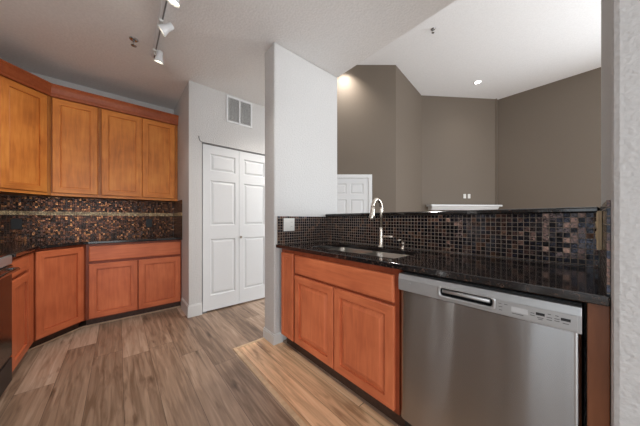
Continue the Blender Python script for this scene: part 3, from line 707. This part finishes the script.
# ------------------------------------------------------------------ bifold pantry doors
def molded_leaf(w, h, th, panels):
    """door leaf in local xz, front face towards -y, panels = [(x0,x1,z0,z1)] as raised moulded panels"""
    bm = bmesh.new()
    xs = sorted({0, w, *[p[0] for p in panels], *[p[1] for p in panels]}); zs = sorted({0, h, *[p[2] for p in panels], *[p[3] for p in panels]})
    def inside(x, z): return any(p[0] < x < p[1] and p[2] < z < p[3] for p in panels)
    v = {}
    def V(x, z):
        if (x, z) not in v: v[x, z] = bm.verts.new((x, 0, z))
        return v[x, z]
    for xa, xb in zip(xs, xs[1:]):
        for za, zb in zip(zs, zs[1:]):
            if not inside((xa+xb)/2, (za+zb)/2): bm.faces.new((V(xa, za), V(xb, za), V(xb, zb), V(xa, zb)))
    for p in panels:
        rings_rect(bm, p[0], p[1], p[2], p[3], [(0, 0), (.003, .008), (.010, .014), (.016, .014), (.036, .003), (.040, .002)], 0, 0, 0, True, False)
    box(bm, 0, w, .0145, th, 0, h)
    # edges joining the front sheet to the core
    for a, b in (((0, 0), (w, 0)), ((w, 0), (w, h)), ((w, h), (0, h)), ((0, h), (0, 0))):
        q = [bm.verts.new((a[0], 0, a[1])), bm.verts.new((b[0], 0, b[1])), bm.verts.new((b[0], .0145, b[1])), bm.verts.new((a[0], .0145, a[1]))]
        bm.faces.new(q)
    return bm
DT = bpy.data.objects.new('door_1', None); COL.objects.link(DT); DT['kind'] = 'structure'
DT.location = (XD-.012, DY0, 0.0); DT.rotation_euler = (0, 0, D90)
lw = 0.447; dz0 = 0.018; dh = 2.045
px0, px1 = 0.092, lw-.038
pan = lambda a, b: [(a, b, 0.182, 0.882), (a, b, 1.052, 1.612), (a, b, 1.732, 1.942)]
for k, (xa, a_, b_) in enumerate(((0.013, 0.088, 0.398), (0.013+lw+.004, 0.064, 0.369))):
    o = obj('door_leaf', molded_leaf(lw, dh, 0.034, pan(a_, b_)), 'white_door', DT, recalc=False); o.location = (xa, 0, dz0)
    bm = o.data
bm = bmesh.new(); lathe(bm, [(.009, 0), (.007, .010), (.015, .018), (.017, .028), (.012, .034)], 16, Matrix.Translation((0.476, -.001, 0.909)) @ Matrix.Rotation(R(90), 4, 'X')); obj('knob', bm, 'nickel', DT)
obj('track', B(0.001, 0.912, 0.004, 0.032, 2.066, 2.074), 'grey_gap', DT)
obj('pivot_bracket', B(0.004, 0.06, -.006, 0.03, 0.001, 0.016), 'grey_gap', DT)
bm = bmesh.new(); tube(bm, [(-.004, -.014, 2.078), (-.022, -.016, 2.088), (-.030, -.018, 2.118), (-.036, -.018, 2.142)], .004, 8); obj('loose_wire', bm, 'grey_gap', DT)
bm = bmesh.new(); tube(bm, [(-.004, -.0138, 2.078), (0.45, -.0138, 2.078), (0.91, -.0138, 2.078)], .0035, 8); obj('head_shadow_line', bm, 'grey_gap', DT)  # grey rod stands for the shadow line above the doors

# vent grille above
t = thing('vent_grille', 'white two-bay return air grille above the bifold doors', 'vent', (XD+.0005, -0.058, 2.405), D90)
vw, vh = 0.352, 0.345
bm = bmesh.new()
for xa, xb, za, zb in ((0, .024, 0, vh), (vw-.024, vw, 0, vh), (.024, vw-.024, 0, .024), (.024, vw-.024, vh-.024, vh), (vw/2-.009, vw/2+.009, .024, vh-.024)): box(bm, xa, xb, -.010, 0, za, zb)
obj('frame', bm, 'white_door', t, bevel=.002)
for xa, xb in ((.0245, vw/2-.0095), (vw/2+.0095, vw-.0245)):
    bm = bmesh.new(); n = 22
    for k in range(n):
        z = .026+(vh-.052)*(k+.5)/n
        q = [bm.verts.new(p) for p in ((xa, -.008, z-.006), (xb, -.008, z-.006), (xb, -.001, z+.005), (xa, -.001, z+.005), (xa, -.0088, z-.005), (xb, -.0088, z-.005), (xb, -.0018, z+.006), (xa, -.0018, z+.006))]
        for f in ((0, 1, 2, 3), (7, 6, 5, 4), (4, 5, 1, 0), (3, 2, 6, 7), (0, 3, 7, 4), (1, 5, 6, 2)): bm.faces.new([q[i] for i in f])
    obj('louvres', bm, 'vent_grey', t)
obj('backing', B(.020, vw-.020, -.0008, -.0002, .020, vh-.020), 'dark_gap', t)

# ------------------------------------------------------------------ ceiling fixtures of the kitchen
t = thing('track_light', 'white ceiling track light with swivel spot heads', 'light', (-0.95, -0.845, ZC))
obj('track', B(0, 1.35, -.017, .017, -.022, -.0005), 'white_door', t, bevel=.002)
obj('slot_shade', B(.01, 1.34, .003, .013, -.0235, -.0221), 'grey_gap', t)  # groove set off-centre, its grey also stands for the track's shaded side
def head(x, aim, swing, lit):
    hz = -0.076
    bm = bmesh.new(); box(bm, x-.03, x+.03, -.014, .014, -.040, -.022); h = obj('lamp_head', bm, 'white_plastic', t, bevel=.003)
    bm = bmesh.new(); tube(bm, [(x, 0, -.040), (x, 0, -.058), (x+swing[0]*.5, swing[1]*.5, -.070), (x+swing[0], swing[1], hz)], .0065, 10); obj('stem', bm, 'white_plastic', h)
    d = Vector(aim).normalized(); q = d.to_track_quat('Z', 'Y').to_matrix().to_4x4()
    mt = Matrix.Translation((x+swing[0], swing[1], hz)) @ q
    bm = bmesh.new(); lathe(bm, [(.010, -.040), (.022, -.036), (.026, -.018), (.027, .014), (.031, .026), (.041, .060), (.043, .063), (.040, .063), (.034, .036)], 28, mt, cap=False)
    bm.faces.new([v for v in bm.verts][:28][::-1]); obj('shade', bm, 'white_door', h, recalc=False)
    bm = bmesh.new(); lathe(bm, [(.001, .024), (.033, .037), (.034, .042), (.0335, .048), (.001, .053)], 24, mt); obj('bulb', bm, 'bulb' if lit else 'white_plastic', h)
    if lit:
        l = bpy.data.lights.new('spot', 'SPOT'); l.energy = lit; l.spot_size = R(84); l.spot_blend = 0.9; l.shadow_soft_size = 0.04; l.color = (1, .96, .90)
        o = bpy.data.objects.new('lamp', l); COL.objects.link(o); o.parent = h
        o.matrix_local = mt @ Matrix.Translation((0, 0, .072)) @ Matrix.Rotation(PI, 4, 'X')
head(0.125, (-0.30, -0.10, -1.0), (0.05, .035), 14)
head(0.560, (-0.30, -0.66, -0.55), (0.045, .045), 34)
head(0.960, (-0.22, -0.16, -0.9), (0.01, .036), 34)
head(1.270, (0.15, 0.55, -0.75), (0.0, .02), 20)  # unseen head, added to light the peninsula fronts
def sprinkler(label, loc, s=1.0, group=None):
    t = thing('fire_sprinkler', label, 'sprinkler', loc)
    bm = bmesh.new(); lathe(bm, [(.038*s, 0), (.038*s, -.003*s), (.030*s, -.010*s), (.018*s, -.012*s)], 24); obj('escutcheon', bm, 'chrome', t)
    bm = bmesh.new(); lathe(bm, [(.011*s, -.008*s), (.011*s, -.028*s), (.006*s, -.030*s)], 14)
    tube(bm, [(-.010*s, 0, -.024*s), (-.020*s, 0, -.040*s), (-.004*s, 0, -.060*s)], .0035*s, 8); tube(bm, [(.010*s, 0, -.024*s), (.020*s, 0, -.040*s), (.004*s, 0, -.060*s)], .0035*s, 8); obj('frame_arms', bm, 'chrome', t)
    bm = bmesh.new(); lathe(bm, [(.006*s, -.058*s), (.024*s, -.062*s), (.024*s, -.065*s), (.004*s, -.066*s)], 16); obj('deflector', bm, 'chrome', t)
sprinkler('chrome fire sprinkler on the kitchen ceiling left of the track light', (-0.81, -1.0, ZC), 0.9)
sprinkler('small fire sprinkler on the bright living room ceiling', (0.112, 3.029, ZL), 1.0)

# ------------------------------------------------------------------ living room: can light, entry door, mantel, TV plates
def can(label, x, y, watts, z=ZL):
    t = thing('recessed_light', label, 'light', (x, y, z))
    bm = bmesh.new(); lathe(bm, [(.085, -.0005), (.085, -.006), (.066, -.008), (.062, -.004)], 28, cap=False); obj('trim_ring', bm, 'white_plastic', t)
    bm = bmesh.new(); lathe(bm, [(.064, -.001), (.064, -.0045), (.02, -.005)], 24); obj('lens', bm, 'can_glow', t)
    l = bpy.data.lights.new('can_spot', 'SPOT'); l.energy = watts; l.spot_size = R(120); l.spot_blend = 0.9; l.shadow_soft_size = .06; l.color = (1, .94, .86)
    o = bpy.data.objects.new('can_lamp', l); COL.objects.link(o); o.parent = t; o.location = (0, 0, -.02)
can('round recessed light glowing in the living room ceiling', 0.14, 5.44, 20)
can('unseen recessed light added in the hall ceiling to brighten the pantry doors', -0.50, 0.46, 52, ZC)  # added lamp, hidden by the column, brightens pantry doors and floor
can('recessed light above the entry door hidden behind the column', -1.36, 2.40, 130)

t = bpy.data.objects.new('door_2', None); COL.objects.link(t); t['kind'] = 'structure'
# local x along the entry wall towards P2; the room side is -y
da = math.atan2(-d1.y, -d1.x)
cas_r = P2 + d1*0.515                              # outer edge of the right casing
t.location = (cas_r.x, cas_r.y, 0); t.rotation_euler = (0, 0, da)
bm = bmesh.new(); cw = .075; dw = .86; ht = 2.105
box(bm, -cw, 0, -.030, -.0005, 0.001, ht); box(bm, -cw-dw-cw, -cw-dw, -.030, -.0005, 0.001, ht); box(bm, -cw-dw, -cw, -.030, -.0005, ht-cw, ht)
obj('casing', bm, 'white_door', t, bevel=.004)
pn = []
for a_, b_ in ((.11, .385), (.475, .75)): pn += [(a_, b_, .22, .80), (a_, b_, .98, 1.56), (a_, b_, 1.68, 1.90)]
o = obj('door_leaf', molded_leaf(dw-.006, ht-cw-.012, .0165, pn), 'white_door', t, recalc=False); o.location = (-cw-dw+.003, -.018, .008)

e = (P4-P3).normalized(); nrm = Vector((e.y, -e.x)); ea = math.atan2(e.y, e.x)
mp = P3+e*0.13+nrm*0.001
t = thing('mantel_shelf', 'long white moulded mantel shelf on the taupe fireplace wall', 'mantel', (mp.x, mp.y, 1.40), ea)
ml = 1.97
bm = bmesh.new(); pr = [(0, .135), (-.235, .135), (-.250, .125), (-.250, .098), (-.238, .090), (0, .090)]
def ext(bm, pr, x0, x1):
    a_ = [bm.verts.new((x0, y, z)) for y, z in pr]; b_ = [bm.verts.new((x1, y, z)) for y, z in pr]; n = len(pr)
    for k in range(n): bm.faces.new((a_[k], a_[(k+1) % n], b_[(k+1) % n], b_[k]))
    bm.faces.new(a_[::-1]); bm.faces.new(b_)
ext(bm, pr, 0, ml); obj('shelf', bm, 'white_door', t)
bm = bmesh.new(); ext(bm, [(0, .0898), (-.205, .0898), (-.195, .06), (-.165, .025), (-.150, 0), (0, 0)], .05, ml-.05); obj('cove', bm, 'white_door', t)
for k, lab in ((1.225, 'left of two small white wall plates above the white mantel'), (1.352, 'right of two small white wall plates above the white mantel')):
    p = P3+e*k+nrm*.001
    wall_plate('wall_outlet', lab, (p.x, p.y, 1.78), ea, .074, .118, 'white_plastic', ((0, 'o'),))
